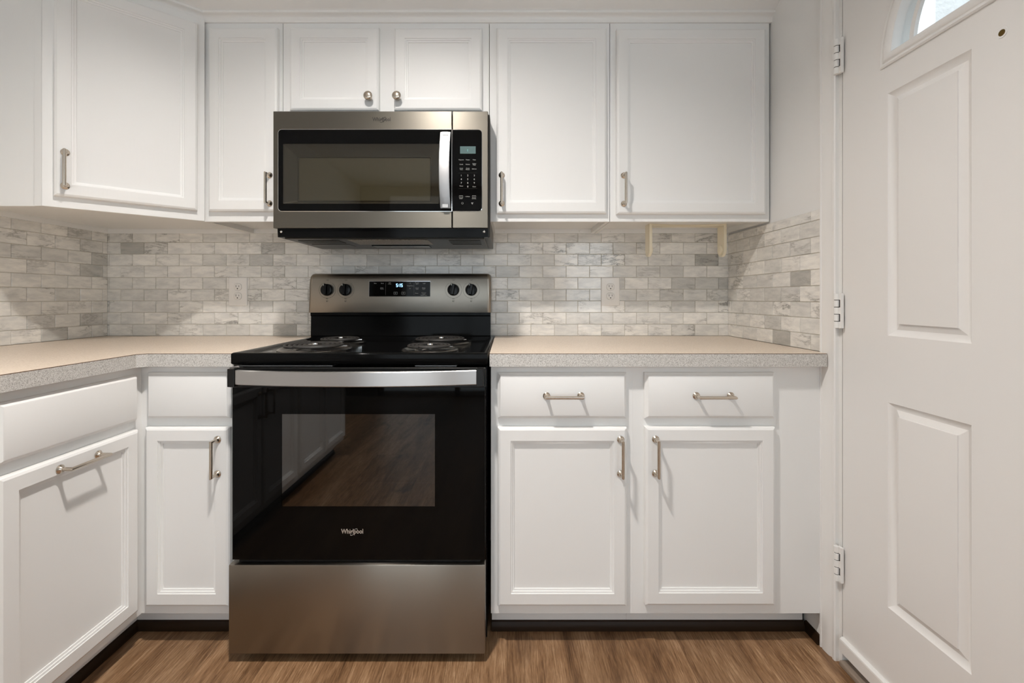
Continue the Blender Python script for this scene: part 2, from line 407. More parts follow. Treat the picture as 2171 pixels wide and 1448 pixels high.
glazing('window_1', WX0, WX1, WZ0, WZ1, ((WX0, WX1, 1.42, 1.47),), 'white sash window behind the camera')
glazing('window_2', DX0, DX1, 0.0, DZ1, ((-0.58, -0.52, 0, DZ1),), 'added glazed patio door behind the camera')  # unseen door, made up to let in soft ambient light

# soffit over the wall cabinets
MB().loft([[(XL, 0, z), (XR, 0, z), (XR, -0.30, z), (-1.127, -0.30, z), (-1.455, -0.59, z), (XL, -0.59, z)] for z in (2.118, ZC)]).build('soffit', WALLP, wall_back, 0)

# crown moulding along the top of the wall cabinets
crown = [(0.0, 2.112), (0.008, 2.112), (0.009, 2.1135), (0.009, 2.118), (0.010, 2.125), (0.0135, 2.131), (0.019, 2.1345), (0.0255, 2.136), (0.0275, 2.1375), (0.0285, 2.1410), (0.0275, 2.1450),
         (0.0245, 2.1462), (0.027, 2.149), (0.033, 2.1525), (0.046, 2.158), (0.060, 2.166), (0.074, 2.178), (0.086, 2.194), (0.092, 2.212), (0.094, 2.216), (0.104, 2.217), (0.105, 2.232), (0.0, 2.232)]
struct(MB().sweep([(XR, -0.32), (-1.135, -0.32), (-1.463, -0.61), (XL, -0.61)], crown, lambda u, v, h: (u, v, h)).build('trim_1', TRIM), 'white crown moulding along the tops of the wall cabinets')

# ------------------------------------------------------------------ marble tile backsplash
TP, TW, TH = 0.0519, 0.1042, 0.914
def backsplash(parent, u0, u1, fn, phase, ztop, name):
    mb = MB(); lay = mb.bm.faces.layers.float.new('tile_rand')
    mb.mi = 1
    mb.loft([[fn(u0, TH, 0.0055), fn(u1, TH, 0.0055), fn(u1, ztop, 0.0055), fn(u0, ztop, 0.0055)], [fn(u0, TH, 0.0), fn(u1, TH, 0.0), fn(u1, ztop, 0.0), fn(u0, ztop, 0.0)]])
    mb.mi = 0; g = 0.0009; row = 0; z = TH
    while z < ztop - 0.004:
        z0, z1 = z + g, min(z + TP, ztop) - g
        k = math.floor((u0 - phase) / TW) - 1
        while True:
            a = phase + (row % 2) * TW * 0.5 + k * TW; k += 1
            if a > u1: break
            c0, c1 = max(a, u0) + g, min(a + TW, u1) - g
            if c1 - c0 < 0.006: continue
            rnd = random.random()
            gx, gz = random.gauss(0, 0.0035), random.gauss(0, 0.0035)
            h = 0.008 + random.uniform(-0.0003, 0.0003)
            cu, cz = (c0 + c1) / 2, (z0 + z1) / 2; e = 0.0010
            H = lambda u, zz: h + gx * (u - cu) + gz * (zz - cz)
            rings = [[fn(c0, z0, 0.003), fn(c1, z0, 0.003), fn(c1, z1, 0.003), fn(c0, z1, 0.003)],
                     [fn(c0, z0, h - e), fn(c1, z0, h - e), fn(c1, z1, h - e), fn(c0, z1, h - e)],
                     [fn(u, zz, H(u, zz)) for u, zz in ((c0 + e, z0 + e), (c1 - e, z0 + e), (c1 - e, z1 - e), (c0 + e, z1 - e))]]
            n0 = len(mb.bm.faces); mb.loft(rings, cap0=False)
            mb.bm.faces.ensure_lookup_table()
            for f in mb.bm.faces[n0:]: f[lay] = rnd
        z += TP; row += 1
    return mb.build(name, [TILE, GROUT], parent, 0, 'grey and white marble brick tile backsplash')
backsplash(wall_back, XL, XR, lambda u, z, h: (u, -h, z), 0.002, 1.372, 'tile_backsplash')
backsplash(wall_left, -2.46, -0.008, lambda u, z, h: (XL + h, u, z), 0.02, 1.372, 'tile_backsplash')
backsplash(wall_right, -0.608, -0.008, lambda u, z, h: (XR - h, u, z), -0.03, 1.362, 'tile_backsplash')

# ------------------------------------------------------------------ cabinet hardware (meshes shared by every copy)
def pull_mesh(c=0.105):
    mb = MB(); s = 0.031
    for e in (-1, 1):
        mb.lathe([(0.0112, 0.0), (0.0112, 0.002), (0.0085, 0.0045), (0.0058, 0.0075), (0.0052, 0.010)], (0, 0, e * c / 2), 'Y', 20)
    mb.tube([(0, 0, -c / 2), (0, -s, -c / 2), (0, -s, c / 2), (0, 0, c / 2)], 0.0048, 14)
    return mb.mesh('bar_pull', NICKEL, 30)
def knob_mesh():
    mb = MB()
    mb.lathe([(0.009, 0), (0.009, 0.002), (0.0058, 0.006), (0.0056, 0.013), (0.011, 0.017), (0.0155, 0.021), (0.0160, 0.025), (0.0125, 0.0285), (0.006, 0.030), (0.0008, 0.0305)], (0, 0, 0), 'Y', 28)
    return mb.mesh('round_knob', NICKEL, 50)
PULL, KNOB = pull_mesh(), knob_mesh()

T = 0.02
DOOR_LOOPS = [(0, 0), (0, T - 0.007), (0.0025, T - 0.003), (0.008, T), (0.040, T), (0.0404, T - 0.0028), (0.0455, T - 0.0040), (0.0459, T - 0.0068), (0.0512, T - 0.0085), (0.0516, T - 0.0112)]
DRAWER_LOOPS = [(0, 0), (0, T - 0.010), (0.003, T - 0.008), (0.0085, T - 0.001), (0.011, T)]

def add_door(root, x0, x1, z0, z1, pull=None, kind='v', yb=0.0, m=None, name='door'):
    mb = MB().panel(x0, x1, z0, z1, yb, DOOR_LOOPS)
    if m is not None: mb.xf(m)
    d = mb.build(name, CAB, root, 25)
    if pull:
        px, pz = pull
        if kind == 'k': place('knob', KNOB, d, (px, yb - T, pz), label='round brushed nickel knob')
        else:
            h = place('handle', PULL, d, (px, yb - T, pz), ry=R(90) if kind == 'h' else 0, label='brushed nickel bar handle')
    return d
def add_drawer(root, x0, x1, z0, z1, pull=None):
    d = MB().panel(x0, x1, z0, z1, 0.0, DRAWER_LOOPS).build('drawer', CAB, root, 25)
    if pull: place('handle', PULL, d, (pull[0], -T, pull[1]), ry=R(90), label='brushed nickel bar handle')
    return d

UZ0, UZ1 = 1.3685, 2.1165
def wall_cabinet(label, x0, x1, doors, z0=UZ0, group=None, rail=True):
    r = thing('wall_cabinet', label, 'cabinet', (x0, -0.32, z0), 0, group, local=True)
    W = x1 - x0; D = 0.32 - 0.0005; Z = UZ1 - z0
    MB().box(0.0004, W - 0.0004, 0, 0.019, 0, Z, 0.0008, 1).build('face_frame', CAB, r, 0)
    c = MB(); t = 0.014
    c.box(0.0008, t, 0.019, D, 0.0, Z); c.box(W - t, W - 0.0008, 0.019, D, 0.0, Z)
    c.box(t, W - t, 0.019, D, 0.020, 0.031); c.box(t, W - t, 0.019, D, Z - 0.014, Z); c.box(t, W - t, D - 0.006, D, 0.031, Z - 0.014)
    c.box(t, W - t, D - 0.016, D, 0.001, 0.020)
    for k in (0.12, 0.86): c.lathe([(0.004, 0), (0.004, 0.0010), (0.002, 0.0022)], (W * k, D - 0.0158, 0.010), 'Y', 10)
    c.build('carcass', CAB, r, 0)
    for (a, b, c0, c1, pull, kind) in doors:
        add_door(r, a - x0, b - x0, c0 - z0, c1 - z0, (pull[0] - x0, pull[1] - z0), kind)
    return r
G1 = 'white wall cabinets'
wall_cabinet('narrow white wall cabinet between the diagonal corner cabinet and the microwave', -1.135, -0.841, [(-1.110, -0.853, 1.404, 2.088, (-0.880, 1.485), 'v')])
wall_cabinet('short white two-door wall cabinet with round knobs above the microwave', -0.840, -0.067,
             [(-0.808, -0.476, 1.779, 2.088, (-0.509, 1.823), 'k'), (-0.420, -0.093, 1.779, 2.086, (-0.4045, 1.823), 'k')], z0=1.745)
wall_cabinet('white single-door wall cabinet immediately right of the microwave', -0.066, 0.385, [(-0.0385, 0.370, 1.396, 2.086, (-0.020, 1.485), 'v')])
wall_cabinet('wide white wall cabinet against the right wall, above the paper towel holder', 0.386, 0.984, [(0.4075, 0.962, 1.394, 2.084, (0.433, 1.484), 'v')])

# diagonal corner cabinet
r = thing('corner_wall_cabinet', 'white wall cabinet with a diagonal door in the upper left corner', 'cabinet', (-1.50, -0.35, UZ0))
A, B = Vector((-1.463, -0.61)), Vector((-1.135, -0.32)); dv = (B - A).normalized(); nv = Vector((dv.y, -dv.x)); DL = (B - A).length
ang = math.atan2(dv.y, dv.x)
DM = Matrix.Translation((A.x, A.y, 0)) @ Matrix.Rotation(ang, 4, 'Z')
c = MB()
plan = [(XL + 0.0005, -0.0005), (-1.1355, -0.0005), (-1.1355, -0.320), (-1.463, -0.609), (XL + 0.0005, -0.609)]
def inset_plan(t): return [(XL + 0.0005 + t, -0.0005 - t), (-1.1355 - t, -0.0005 - t), (-1.1355 - t, -0.320 + t * 0.55), (-1.463 - t * 0.3, -0.609 + t), (XL + 0.0005 + t, -0.609 + t)]
c.loft([[(x, y, UZ1) for x, y in plan], [(x, y, UZ0) for x, y in plan], [(x, y, UZ0) for x, y in inset_plan(0.016)], [(x, y, UZ0 + 0.020) for x, y in inset_plan(0.016)]])
c.build('carcass', CAB, r, 0)
MB().box(0.013, DL - 0.002, 0.0, 0.0185, UZ0 - 0.0005, UZ1, 0.0008, 1).xf(Matrix.Translation((nv.x * 0.0185, nv.y * 0.0185, 0)) @ DM).build('face_frame', CAB, r, 0)
MB().loft([[(x, y, z) for x, y in ((-1.4665, -0.6092), (-1.4665, -0.6130), (-1.4412, -0.6153), (-1.4535, -0.6012))] for z in (UZ0 - 0.0005, UZ1)]).build('end_stile', CAB, r, 0)
M2 = Matrix.Translation((nv.x * 0.0185, nv.y * 0.0185, 0)) @ DM
d = add_door(r, 0.040, 0.412, 1.401, 2.165, None, m=M2) if False else add_door(r, 0.040, 0.412, 1.401, 2.088, None, m=M2)
hp = M2 @ Vector((0.066, -T, 1.487))
place('handle', PULL, d, hp, rz=ang, label='brushed nickel bar handle')

# ------------------------------------------------------------------ base cabinets
BZ0, BZ1 = 0.1025, 0.8735
def base_cabinet(label, loc, W, drawers, doors, rz=0.0, depth=0.60, filler=0.0, toe=(0.0, 0.0), fx=0.0):
    r = thing('base_cabinet', label, 'cabinet', loc, rz, None, local=True)
    MB().box(0.00005 - fx, W - 0.00005, 0, 0.019, BZ0, BZ1).build('face_frame', CAB, r, 0)
    c = MB(); c.box(0.0008, 0.016, 0.019, depth, BZ0, BZ1); c.box(W - 0.016, W - 0.0008, 0.019, depth, BZ0, BZ1)
    c.box(0.016, W - 0.016, 0.019, depth, BZ0, BZ0 + 0.016); c.box(0.016, W - 0.016, depth - 0.006, depth, BZ0, BZ1)
    c.box(0.016, W - 0.016, 0.10, 0.112, 0.0, BZ0)
    c.build('carcass', CAB, r, 0)
    MB().box(0.0004 - toe[0], W - 0.0004 + toe[1], 0.075, 0.088, 0.0, BZ0).build('toe_kick', CAB, r, 0)
    if filler: MB().box(W, W + filler, 0, 0.019, BZ0, BZ1).build('filler_strip', CAB, r, 0)
    for (a, b, z0, z1, p) in drawers: add_drawer(r, a, b, z0, z1, p)
    for (a, b, z0, z1, p, k) in doors: add_door(r, a, b, z0, z1, p, k)
    return r
BF = -0.61
x0 = -0.050
base_cabinet('white base cabinet with drawer and door immediately right of the range', (x0, BF, 0), 0.4405,
             [(-0.029 - x0, 0.3685 - x0, 0.711, 0.8525, (0.1735 - x0, 0.783))], [(-0.029 - x0, 0.3685 - x0, 0.1355, 0.6845, (0.348 - x0, 0.5965), 'v')])
x0 = 0.3905
base_cabinet('white base cabinet with drawer and door beside the entry door', (x0, BF, 0), 0.446,
             [(0.4245 - x0, 0.824 - x0, 0.711, 0.8525, (0.632 - x0, 0.783))], [(0.4245 - x0, 0.824 - x0, 0.1375, 0.6855, (0.455 - x0, 0.5975), 'v')], filler=0.1362, toe=(0, 0.131))
x0 = -1.1355
base_cabinet('narrow white base cabinet left of the range, in the inner corner', (x0, BF, 0), 0.3045,
             [(-1.1085 - x0, -0.851 - x0, 0.711, 0.8525, None)], [(-1.112 - x0, -0.853 - x0, 0.1345, 0.6845, (-0.887 - x0, 0.596), 'v')], toe=(0.0755, 0), fx=0.0145)
y0 = -1.038
base_cabinet('white base cabinet on the left wall with a horizontal door handle', (-1.136, y0, 0), 0.4275,
             [(0.018, 0.396, 0.711, 0.849, None)], [(0.018, 0.396, 0.132, 0.683, (0.205, 0.655), 'h')], R(90), depth=0.64, toe=(0, 0.0755))
for y0, nm in ((-1.749, 'second from the corner'), (-2.46, 'at the far end of the run')):
    base_cabinet('white two-door base cabinet of the left wall run, ' + nm, (-1.136, y0, 0), 0.7105,
                 [(0.02, 0.345, 0.711, 0.849, None), (0.365, 0.69, 0.711, 0.849, None)], [(0.02, 0.345, 0.132, 0.683, (0.32, 0.60), 'v'), (0.365, 0.69, 0.132, 0.683, (0.39, 0.60), 'v')], R(90), depth=0.64)

# ------------------------------------------------------------------ countertops
def counter(name_label, slab, edge):
    r = thing('countertop', name_label, 'countertop', (slab[0][0], slab[0][1], 0.874))
    MB().loft([[(x, y, z) for x, y in slab] for z in (0.8745, 0.914)]).build('slab', LAM, r, 0)
    n = []
    e = MB()
    e.sweep(edge, [(0.0005, 0.8742), (0.0018, 0.8742), (0.0018, 0.9122), (0.0005, 0.9122)], lambda u, v, h: (u, v, h))
    e.build('edge_band', LAME, r, 0, 'grey speckled laminate edge')
    MB().sweep(edge, [(0.0, 0.9122), (0.0016, 0.9122), (0.0016, 0.9138), (0.0, 0.9138)], lambda u, v, h: (u, v, h)).build('seam_line', SEAM, r, 0, 'thin brown laminate seam')
CF = -0.643
counter('beige laminate countertop on the right, between range and entry door', [(-0.053, -0.0085), (0.981, -0.0085), (0.981, -0.606), (0.970, -0.606), (0.970, CF), (-0.053, CF)], [(0.970, CF), (-0.053, CF)])
counter('beige laminate L-shaped countertop turning the corner on the left', [(-0.828, -0.0085), (-0.828, CF), (-1.090, CF), (-1.110, CF - 0.02), (-1.110, -2.46), (XL + 0.009, -2.46), (XL + 0.009, -0.0085)],
        [(-0.828, CF), (-1.090, CF), (-1.110, CF - 0.02), (-1.110, -2.46)])

# ------------------------------------------------------------------ baseboards and dark shoe moulding
shoe = [(0, 0), (0.013, 0), (0.0125, 0.012), (0.010, 0.021), (0.006, 0.027), (0, 0.029)]
ff = lambda u, v, h: (u, v, h)
struct(MB().sweep([(0.967, -0.535), (-0.05, -0.535)], shoe, ff).build('trim_2', SHOE), 'dark stained shoe moulding under the right cabinets')
struct(MB().sweep([(-0.831, -0.535), (-1.211, -0.535), (-1.211, -2.46)], shoe, ff).build('trim_3', SHOE), 'dark stained shoe moulding under the left cabinets')
struct(MB().sweep([(XR - 0.011, -0.606), (XR - 0.011, -0.536)], [(0, 0), (0.0, 0.0), (0.012, 0.0), (0.0115, 0.012), (0.006, 0.027), (0, 0.029)], ff).build('trim_4', SHOE), 'short dark shoe moulding at the foot of the right wall')
bb = [(0, 0), (0.011, 0), (0.011, 0.062), (0.008, 0.070), (0.0085, 0.078), (0.004, 0.086), (0, 0.09)]
struct(MB().sweep([(XR, -0.606), (XR, -0.5225)], bb, ff).build('baseboard_right', TRIM), 'white baseboard beside the door casing')

# ------------------------------------------------------------------ entry door
cas = [(0, 0), (0, 0.011), (0.003, 0.0135), (0.010, 0.0135), (0.012, 0.0115), (0.016, 0.0115), (0.022, 0.0150), (0.036, 0.0165), (0.048, 0.0170), (0.050, 0.0150), (0.053, 0.0150), (0.0545, 0.0180), (0.0585, 0.0180), (0.0595, 0.0165), (0.0595, 0)]
path = [(-0.6675, 0.0), (-0.6675, 2.065), (-1.5625, 2.065), (-1.5625, 0.0)]
# left normal points away from the opening when the path is walked down-up on the far side first
struct(MB().sweep(path, [(-o, h) for o, h in cas], lambda u, v, h: (XR - h, u, v)).build('trim_5', TRIM), 'white moulded casing around the entry door')
j = MB()
for a in ((-0.6805, OY0, 0, OZ), (OY1, -1.5495, 0, OZ), (-1.5495, -0.6805, 2.05, OZ)):
    j.box(XR - 0.001, XR + 0.119, a[0], a[1], a[2], a[3])
for a in ((-0.692, -0.6805, 0.02, 2.05), (-1.5495, -1.538, 0.02, 2.05), (-1.538, -0.692, 2.038, 2.05)):
    j.box(XR + 0.047, XR + 0.085, a[0], a[1], a[2], a[3])
struct(j.build('trim_6', TRIM, smooth=0), 'white door jamb')
struct(MB().box(XR - 0.012, XR + 0.118, -1.5485, -0.6815, 0.0, 0.016, 0.004).build('trim_7', THRESH, smooth=0), 'worn wooden threshold under the entry door')

door = thing('door_1', 'white four-panel entry door with a fan-shaped window', 'door', (XR, -0.685, 0.04)); door['kind'] = 'structure'
DY0, DY1, DZ0, DZ1_, DF, DT = -0.686, -1.544, 0.042, 2.046, 0.987, 0.044
CYD, FR, FZ = -1.115, 0.262, 1.705          # fanlight centre, glass radius, sill height
def dp(u, z, h): return (DF - h, u, z)
s = MB()
def quad(u0, u1, z0, z1, h=0.0):
    s.face(s.ring([dp(u0, z0, h), dp(u1, z0, h), dp(u1, z1, h), dp(u0, z1, h)]))
PU = [(-0.842, -1.053), (-1.177, -1.388)]
PZ = [(0.281, 0.812), (0.985, 1.612)]
us = [DY0, -0.842, -1.053, -1.177, -1.388, DY1]
zs = [DZ0, 0.281, 0.812, 0.985, 1.612, FZ]
prof = [(0, 0), (0.0015, -0.0015), (0.013, -0.0098), (0.016, -0.0104), (0.031, -0.0036), (0.0315, -0.0010), (0.036, -0.0006)]
for iu in range(5):
    for iz in range(5):
        if iu in (1, 3) and iz in (1, 3):
            a0, a1, b0, b1 = us[iu], us[iu + 1], zs[iz], zs[iz + 1]
            s.loft([[dp(a0 - i, b0 + i, h), dp(a1 + i, b0 + i, h), dp(a1 + i, b1 - i, h), dp(a0 - i, b1 - i, h)] for i, h in prof], cap0=False)
        else: quad(us[iu], us[iu + 1], zs[iz], zs[iz + 1])
# around the half-round opening
corner = math.atan2(DZ1_ - FZ, DY0 - CYD)
angs = sorted({0.0, math.pi, corner, math.pi - corner} | {math.pi * k / 36 for k in range(37)})
def onrect(a):
    c, sn = math.cos(a), math.sin(a); hw, hh = DY0 - CYD, DZ1_ - FZ
    t = min(hw / abs(c) if abs(c) > 1e-9 else 1e9, hh / sn if sn > 1e-9 else 1e9); return CYD + c * t, FZ + sn * t
inner = [(CYD + FR * math.cos(a), FZ + FR * math.sin(a)) for a in angs]; outer = [onrect(a) for a in angs]
for k in range(len(angs) - 1):
    s.face(s.ring([dp(*inner[k], 0), dp(*outer[k], 0), dp(*outer[k + 1], 0), dp(*inner[k + 1], 0)]))
    s.face(s.ring([dp(*inner[k], 0), dp(*inner[k + 1], 0), dp(*inner[k + 1], -DT), dp(*inner[k], -DT)]))
    s.face(s.ring([dp(*inner[k], -DT), dp(*outer[k], -DT), dp(*outer[k + 1], -DT), dp(*inner[k + 1], -DT)]))
for a, b_ in (((DY0, DZ0), (DY1, DZ0)), ((DY1, DZ0), (DY1, DZ1_)), ((DY1, DZ1_), (DY0, DZ1_)), ((DY0, DZ1_), (DY0, DZ0))):
    s.face(s.ring([dp(*a, 0), dp(*b_, 0), dp(*b_, -DT), dp(*a, -DT)]))
quad(DY0, DY1, DZ0, FZ, -DT)
s.face(s.ring([dp(*inner[0], 0), dp(*inner[-1], 0), dp(*inner[-1], -DT), dp(*inner[0], -DT)]))
bmesh.ops.remove_doubles(s.bm, verts=s.bm.verts[:], dist=1e-5)
s.build('door_slab', DOORP, door, 30)
fp = [(CYD + (FR + 0.012) * math.cos(math.pi * k / 40), FZ - 0.004 + (FR + 0.012) * math.sin(math.pi * k / 40)) for k in range(41)]
fprof = [(0.014, -0.02), (0.014, 0.003), (0.009, 0.0075), (0.0, 0.009), (-0.006, 0.0075), (-0.008, 0.005), (-0.012, 0.005), (-0.0145, 0.0065), (-0.018, 0.004), (-0.018, -0.0005)]
MB().sweep(fp, fprof, lambda u, v, h: dp(u, v, h), closed=True).build('fanlight_frame', DOORP, door, 40)
g = MB(); gp = [(CYD + (FR + 0.004) * math.cos(math.pi * k / 40), FZ + (FR + 0.004) * math.sin(math.pi * k / 40)) for k in range(41)]
g.loft([[dp(u, v, -0.020) for u, v in gp], [dp(u, v, -0.026) for u, v in gp]])
g.build('fanlight_glass', PANE, door, 0)
g = MB()                                                             # white arc added to stand in for the glass edge spacer
g.sweep([(CYD + (FR - 0.045) * math.cos(math.pi * k / 40), FZ + 0.0 + (FR - 0.045) * math.sin(math.pi * k / 40)) for k in range(41)], [(-0.006, -0.010), (0.006, -0.010), (0.006, -0.019), (-0.006, -0.019)], lambda u, v, h: dp(u, v, h))
g.build('fanlight_spacer', DOORP, door, 40)
MB().sweep([(DF, DY1 + 0.004), (DF, DY0 - 0.002)], [(0.0, 0.046), (0.0, 0.088), (0.004, 0.089), (0.0105, 0.084), (0.0115, 0.080), (0.0115, 0.048), (0.010, 0.046)], lambda u, v, h: (u, v, h)).build('door_sweep', TRIM, door, 0, 'white strip along the bottom of the door')
p = MB().lathe([(0.0062, 0.004), (0.0065, -0.001), (0.010, -0.0012), (0.0105, -0.0002), (0.0105, 0.001)], (DF, -1.112, 1.611), 'X', 24, cap0=False, cap1=False)
p.build('peephole', TRIM, door, 40)
MB().lathe([(0.0064, -0.0008), (0.0064, 0.0)], (DF, -1.112, 1.611), 'X', 20).build('peephole_lens', BRASS, door, 40, 'dark brass viewer hole')
def hinge_mesh():
    mb = MB(); H = 0.104; n = 5; seg = H / n
    mb.mi = 1; mb.lathe([(0.0058, 0.001), (0.0058, H - 0.001)], (0, 0, 0), 'Z', 14)
    mb.box(0.004, 0.0085, -0.015, 0.006, 0.002, H - 0.002)
    mb.mi = 0
    for k in range(n):
        mb.lathe([(0.0062, k * seg + 0.0008), (0.0075, k * seg + 0.0016), (0.0075, (k + 1) * seg - 0.0016), (0.0062, (k + 1) * seg - 0.0008)], (0, 0, 0), 'Z', 16)
        if k % 2 == 0: mb.box(0.002, 0.010, -0.0155, 0.0, k * seg + 0.0008, (k + 1) * seg - 0.0008)
        else: mb.box(0.002, 0.010, -0.0155, -0.0118, k * seg - 0.001, (k + 1) * seg + 0.001)
    return mb.mesh('hinge', [TRIM, SLOT], 30)
HM = hinge_mesh()
for z in (1.741, 0.993, 0.249): place('hinge', HM, door, (0.9715, -0.6815, z))

# outside the fanlight: porch wall and siding in daylight
struct(MB().box(1.95, 2.25, 0.04, 1.2, 0.0, 3.2).build('wall_porch', STUCCO, smooth=0), 'white stucco porch pier outside')
sd = MB()
for k in range(18): sd.loft([[(3.2, -2.2, 0.18 * k), (3.2, 1.5, 0.18 * k), (3.2, 1.5, 0.18 * k + 0.18), (3.2, -2.2, 0.18 * k + 0.18)], [(3.16, -2.2, 0.18 * k), (3.16, 1.5, 0.18 * k), (3.19, 1.5, 0.18 * k + 0.18), (3.19, -2.2, 0.18 * k + 0.18)]])
struct(sd.build('wall_siding', TRIM, smooth=0), 'white lap siding outside')

# ------------------------------------------------------------------ recessed ceiling lamps (above the frame, they light the counters)
def downlight(x, y, label):
    r = thing('ceiling_light', label, 'lamp', (x, y, ZC))
    MB().lathe([(0.066, ZC - 0.0), (0.066, ZC - 0.004), (0.085, ZC - 0.006), (0.098, ZC - 0.0035), (0.098, ZC - 0.0)], (x, y, 0), 'Z', 40, cap0=False, cap1=False).build('trim_ring', TRIM, r)
    MB().lathe([(0.068, ZC), (0.070, ZC + 0.062), (0.0, ZC + 0.062)], (x, y, 0), 'Z', 40, cap0=False, cap1=False).build('housing', TRIM, r)
    MB().lathe([(0.062, ZC + 0.042), (0.062, ZC + 0.046)], (x, y, 0), 'Z', 32).build('lamp', LAMPM, r)
LAMPS = [(-0.37, -1.36)]
for q_ in LAMPS: downlight(q_[0], q_[1], 'round recessed ceiling light above the floor in front of the range')

# ------------------------------------------------------------------ electric range
rg = thing('electric_range', 'freestanding black and stainless electric range with coil burners between the base cabinets', 'stove', (-0.44, -0.34, 0.0))
RX0, RX1 = -0.8165, -0.0615
def rect(x0, x1, z0, z1, y): return [(x0, y, z0), (x1, y, z0), (x1, y, z1), (x0, y, z1)]
MB().loft([rect(RX0, RX1, 0.035, 0.884, -0.035), rect(RX0, RX1, 0.035, 0.884, -0.618), rect(-0.72, -0.165, 0.40, 0.79, -0.618), rect(-0.72, -0.165, 0.40, 0.79, -0.16)]).build('body', ENAMEL, rg, 0)
ct = MB()
CX0, CX1, CY0, CY1 = -0.820, -0.0575, -0.672, -0.112
ct.loft([[(CX0 + i, CY0 + i, z), (CX1 - i, CY0 + i, z), (CX1 - i, CY1 - min(i, 0.004), z), (CX0 + i, CY1 - min(i, 0.004), z)] for i, z in
         ((0.003, 0.8845), (0.0, 0.888), (0.0, 0.914), (0.0012, 0.9175), (0.0045, 0.9195), (0.012, 0.9195), (0.017, 0.9175), (0.024, 0.9125), (0.03, 0.912))])
ct.build('cooktop', ENAMEL, rg, 45)
def burner(cx, cy, R0):
    z = 0.912
    pan = MB().lathe([(R0 + 0.016, z + 0.0005), (R0 + 0.0165, z + 0.004), (R0 + 0.012, z + 0.0075), (R0 + 0.006, z + 0.0065), (R0 + 0.001, z + 0.002), (R0 * 0.55, z + 0.0012), (0.020, z + 0.0015)], (cx, cy, 0), 'Z', 48).build('drip_pan', DRIP, rg, 60, 'round chrome drip pan')
    pts = []; turns = 4.6 if R0 > 0.085 else 3.6; nst = int(turns * 28)
    for k in range(nst + 1):
        t = k / nst; rr = 0.027 + (R0 - 0.004 - 0.027) * t; a = 2 * math.pi * turns * t + 0.6
        pts.append((cx + rr * math.cos(a), cy + rr * math.sin(a), z + 0.0160))
    c = MB(); c.tube(pts, 0.0044 if R0 > 0.085 else 0.0042, 8)
    c.build('coil', COILM, pan, 60, 'black spiral heating coil')
    b = MB(); b.lathe([(0.012, z + 0.006), (0.0125, z + 0.0170), (0.0225, z + 0.0178), (0.0225, z + 0.0192), (0.009, z + 0.0199), (0.0085, z + 0.0230), (0.002, z + 0.0233)], (cx, cy, 0), 'Z', 20)
    for q in (20, 140, 260):
        a = R(q); b.loft([[(cx + rr * math.cos(a) - w_ * math.sin(a), cy + rr * math.sin(a) + w_ * math.cos(a), zz) for w_, zz in ((-0.0012, z + 0.0085), (0.0012, z + 0.0085), (0.0012, z + 0.0118), (-0.0012, z + 0.0118))] for rr in (0.012, R0)])
    b.build('coil_support', CHROME, pan, 40, 'chrome coil centre and spider')
for a in ((-0.630, -0.530, 0.098), (-0.630, -0.300, 0.075), (-0.250, -0.300, 0.098), (-0.250, -0.545, 0.075)): burner(*a)

# oven door
od_ = MB(); WZ = (-0.670, -0.2145, 0.462, 0.737)
od_.loft([rect(-0.8195, -0.063, 0.302, 0.868, -0.620), rect(-0.8195, -0.063, 0.302, 0.868, -0.667), rect(-0.8165, -0.066, 0.305, 0.865, -0.6705), rect(*WZ, -0.6705), rect(*WZ, -0.620)], cap0=False, cap1=False)
od_.loft([rect(-0.8195, -0.063, 0.302, 0.868, -0.6195), rect(*WZ, -0.6195)], cap0=False, cap1=False)
od = od_.build('oven_door', BLACKG, rg, 0)
MB().box(WZ[0] - 0.0002, WZ[1] + 0.0002, -0.6695, -0.6660, WZ[2] - 0.0002, WZ[3] + 0.0002).build('oven_window', OVENGLASS, od, 0, 'dark see-through oven window')
h = MB()
for a in ((-0.8195, -0.0625, 0.8185, 0.8765, -0.682, -0.6705),): h.box(a[0], a[1], a[4], a[5], a[2], a[3], 0.0015, 1)
for a in ((-0.8120, -0.7915), (-0.0890, -0.0685)): h.box(a[0], a[1], -0.7045, -0.681, 0.8235, 0.8765, 0.002, 2)
h.build('handle_bracket', BLACKP, od, 0)
h = MB(); rings = []
for k in range(33):
    t = -1 + 2 * k / 32; x = -0.440 + t * 0.3505; y = -0.7015 - 0.036 * (1 - t * t)
    rings.append([(x, y + 0.013, 0.8302), (x, y + 0.002, 0.8300), (x, y, 0.8322), (x, y, 0.8705), (x, y + 0.002, 0.8727), (x, y + 0.013, 0.8725)])
h.loft(rings).build('handle', STEELB, od, 40, 'bowed bright stainless handle')
for z in (0.5036, 0.4426):
    k_ = MB()
    for yy in (-0.60, -0.57, -0.40, -0.18): k_.tube([(-0.715, yy, z), (-0.17, yy, z)], 0.0024, 6)
    for q in range(19): k_.tube([(-0.705 + q * 0.0292, -0.602, z + 0.003), (-0.705 + q * 0.0292, -0.18, z + 0.003)], 0.0015, 6)
    k_.build('oven_rack', CHROME, rg, 40, 'chrome wire oven rack seen through the window')
def logo(parent, x, y, z, wid, mat, mat2):
    mb = MB(); mb.text('Whirlpool', wid * 0.285, x, y, z, extrude=0.0005, squeeze=0.82, fat=wid * 0.005)
    pts = []
    for k in range(29):
        a = R(-200 + 330 * k / 28); e, f = wid * 0.20 * math.cos(a), wid * 0.075 * math.sin(a); ca, sa = math.cos(R(42)), math.sin(R(42))
        pts.append((x + wid * 0.07 + e * ca - f * sa, y - 0.0006, z - wid * 0.02 + e * sa + f * ca))
    mb.mi = 1; mb.tube(pts, wid * 0.009, 6)
    mb.build('logo_lettering', [mat, mat2], parent, 0)
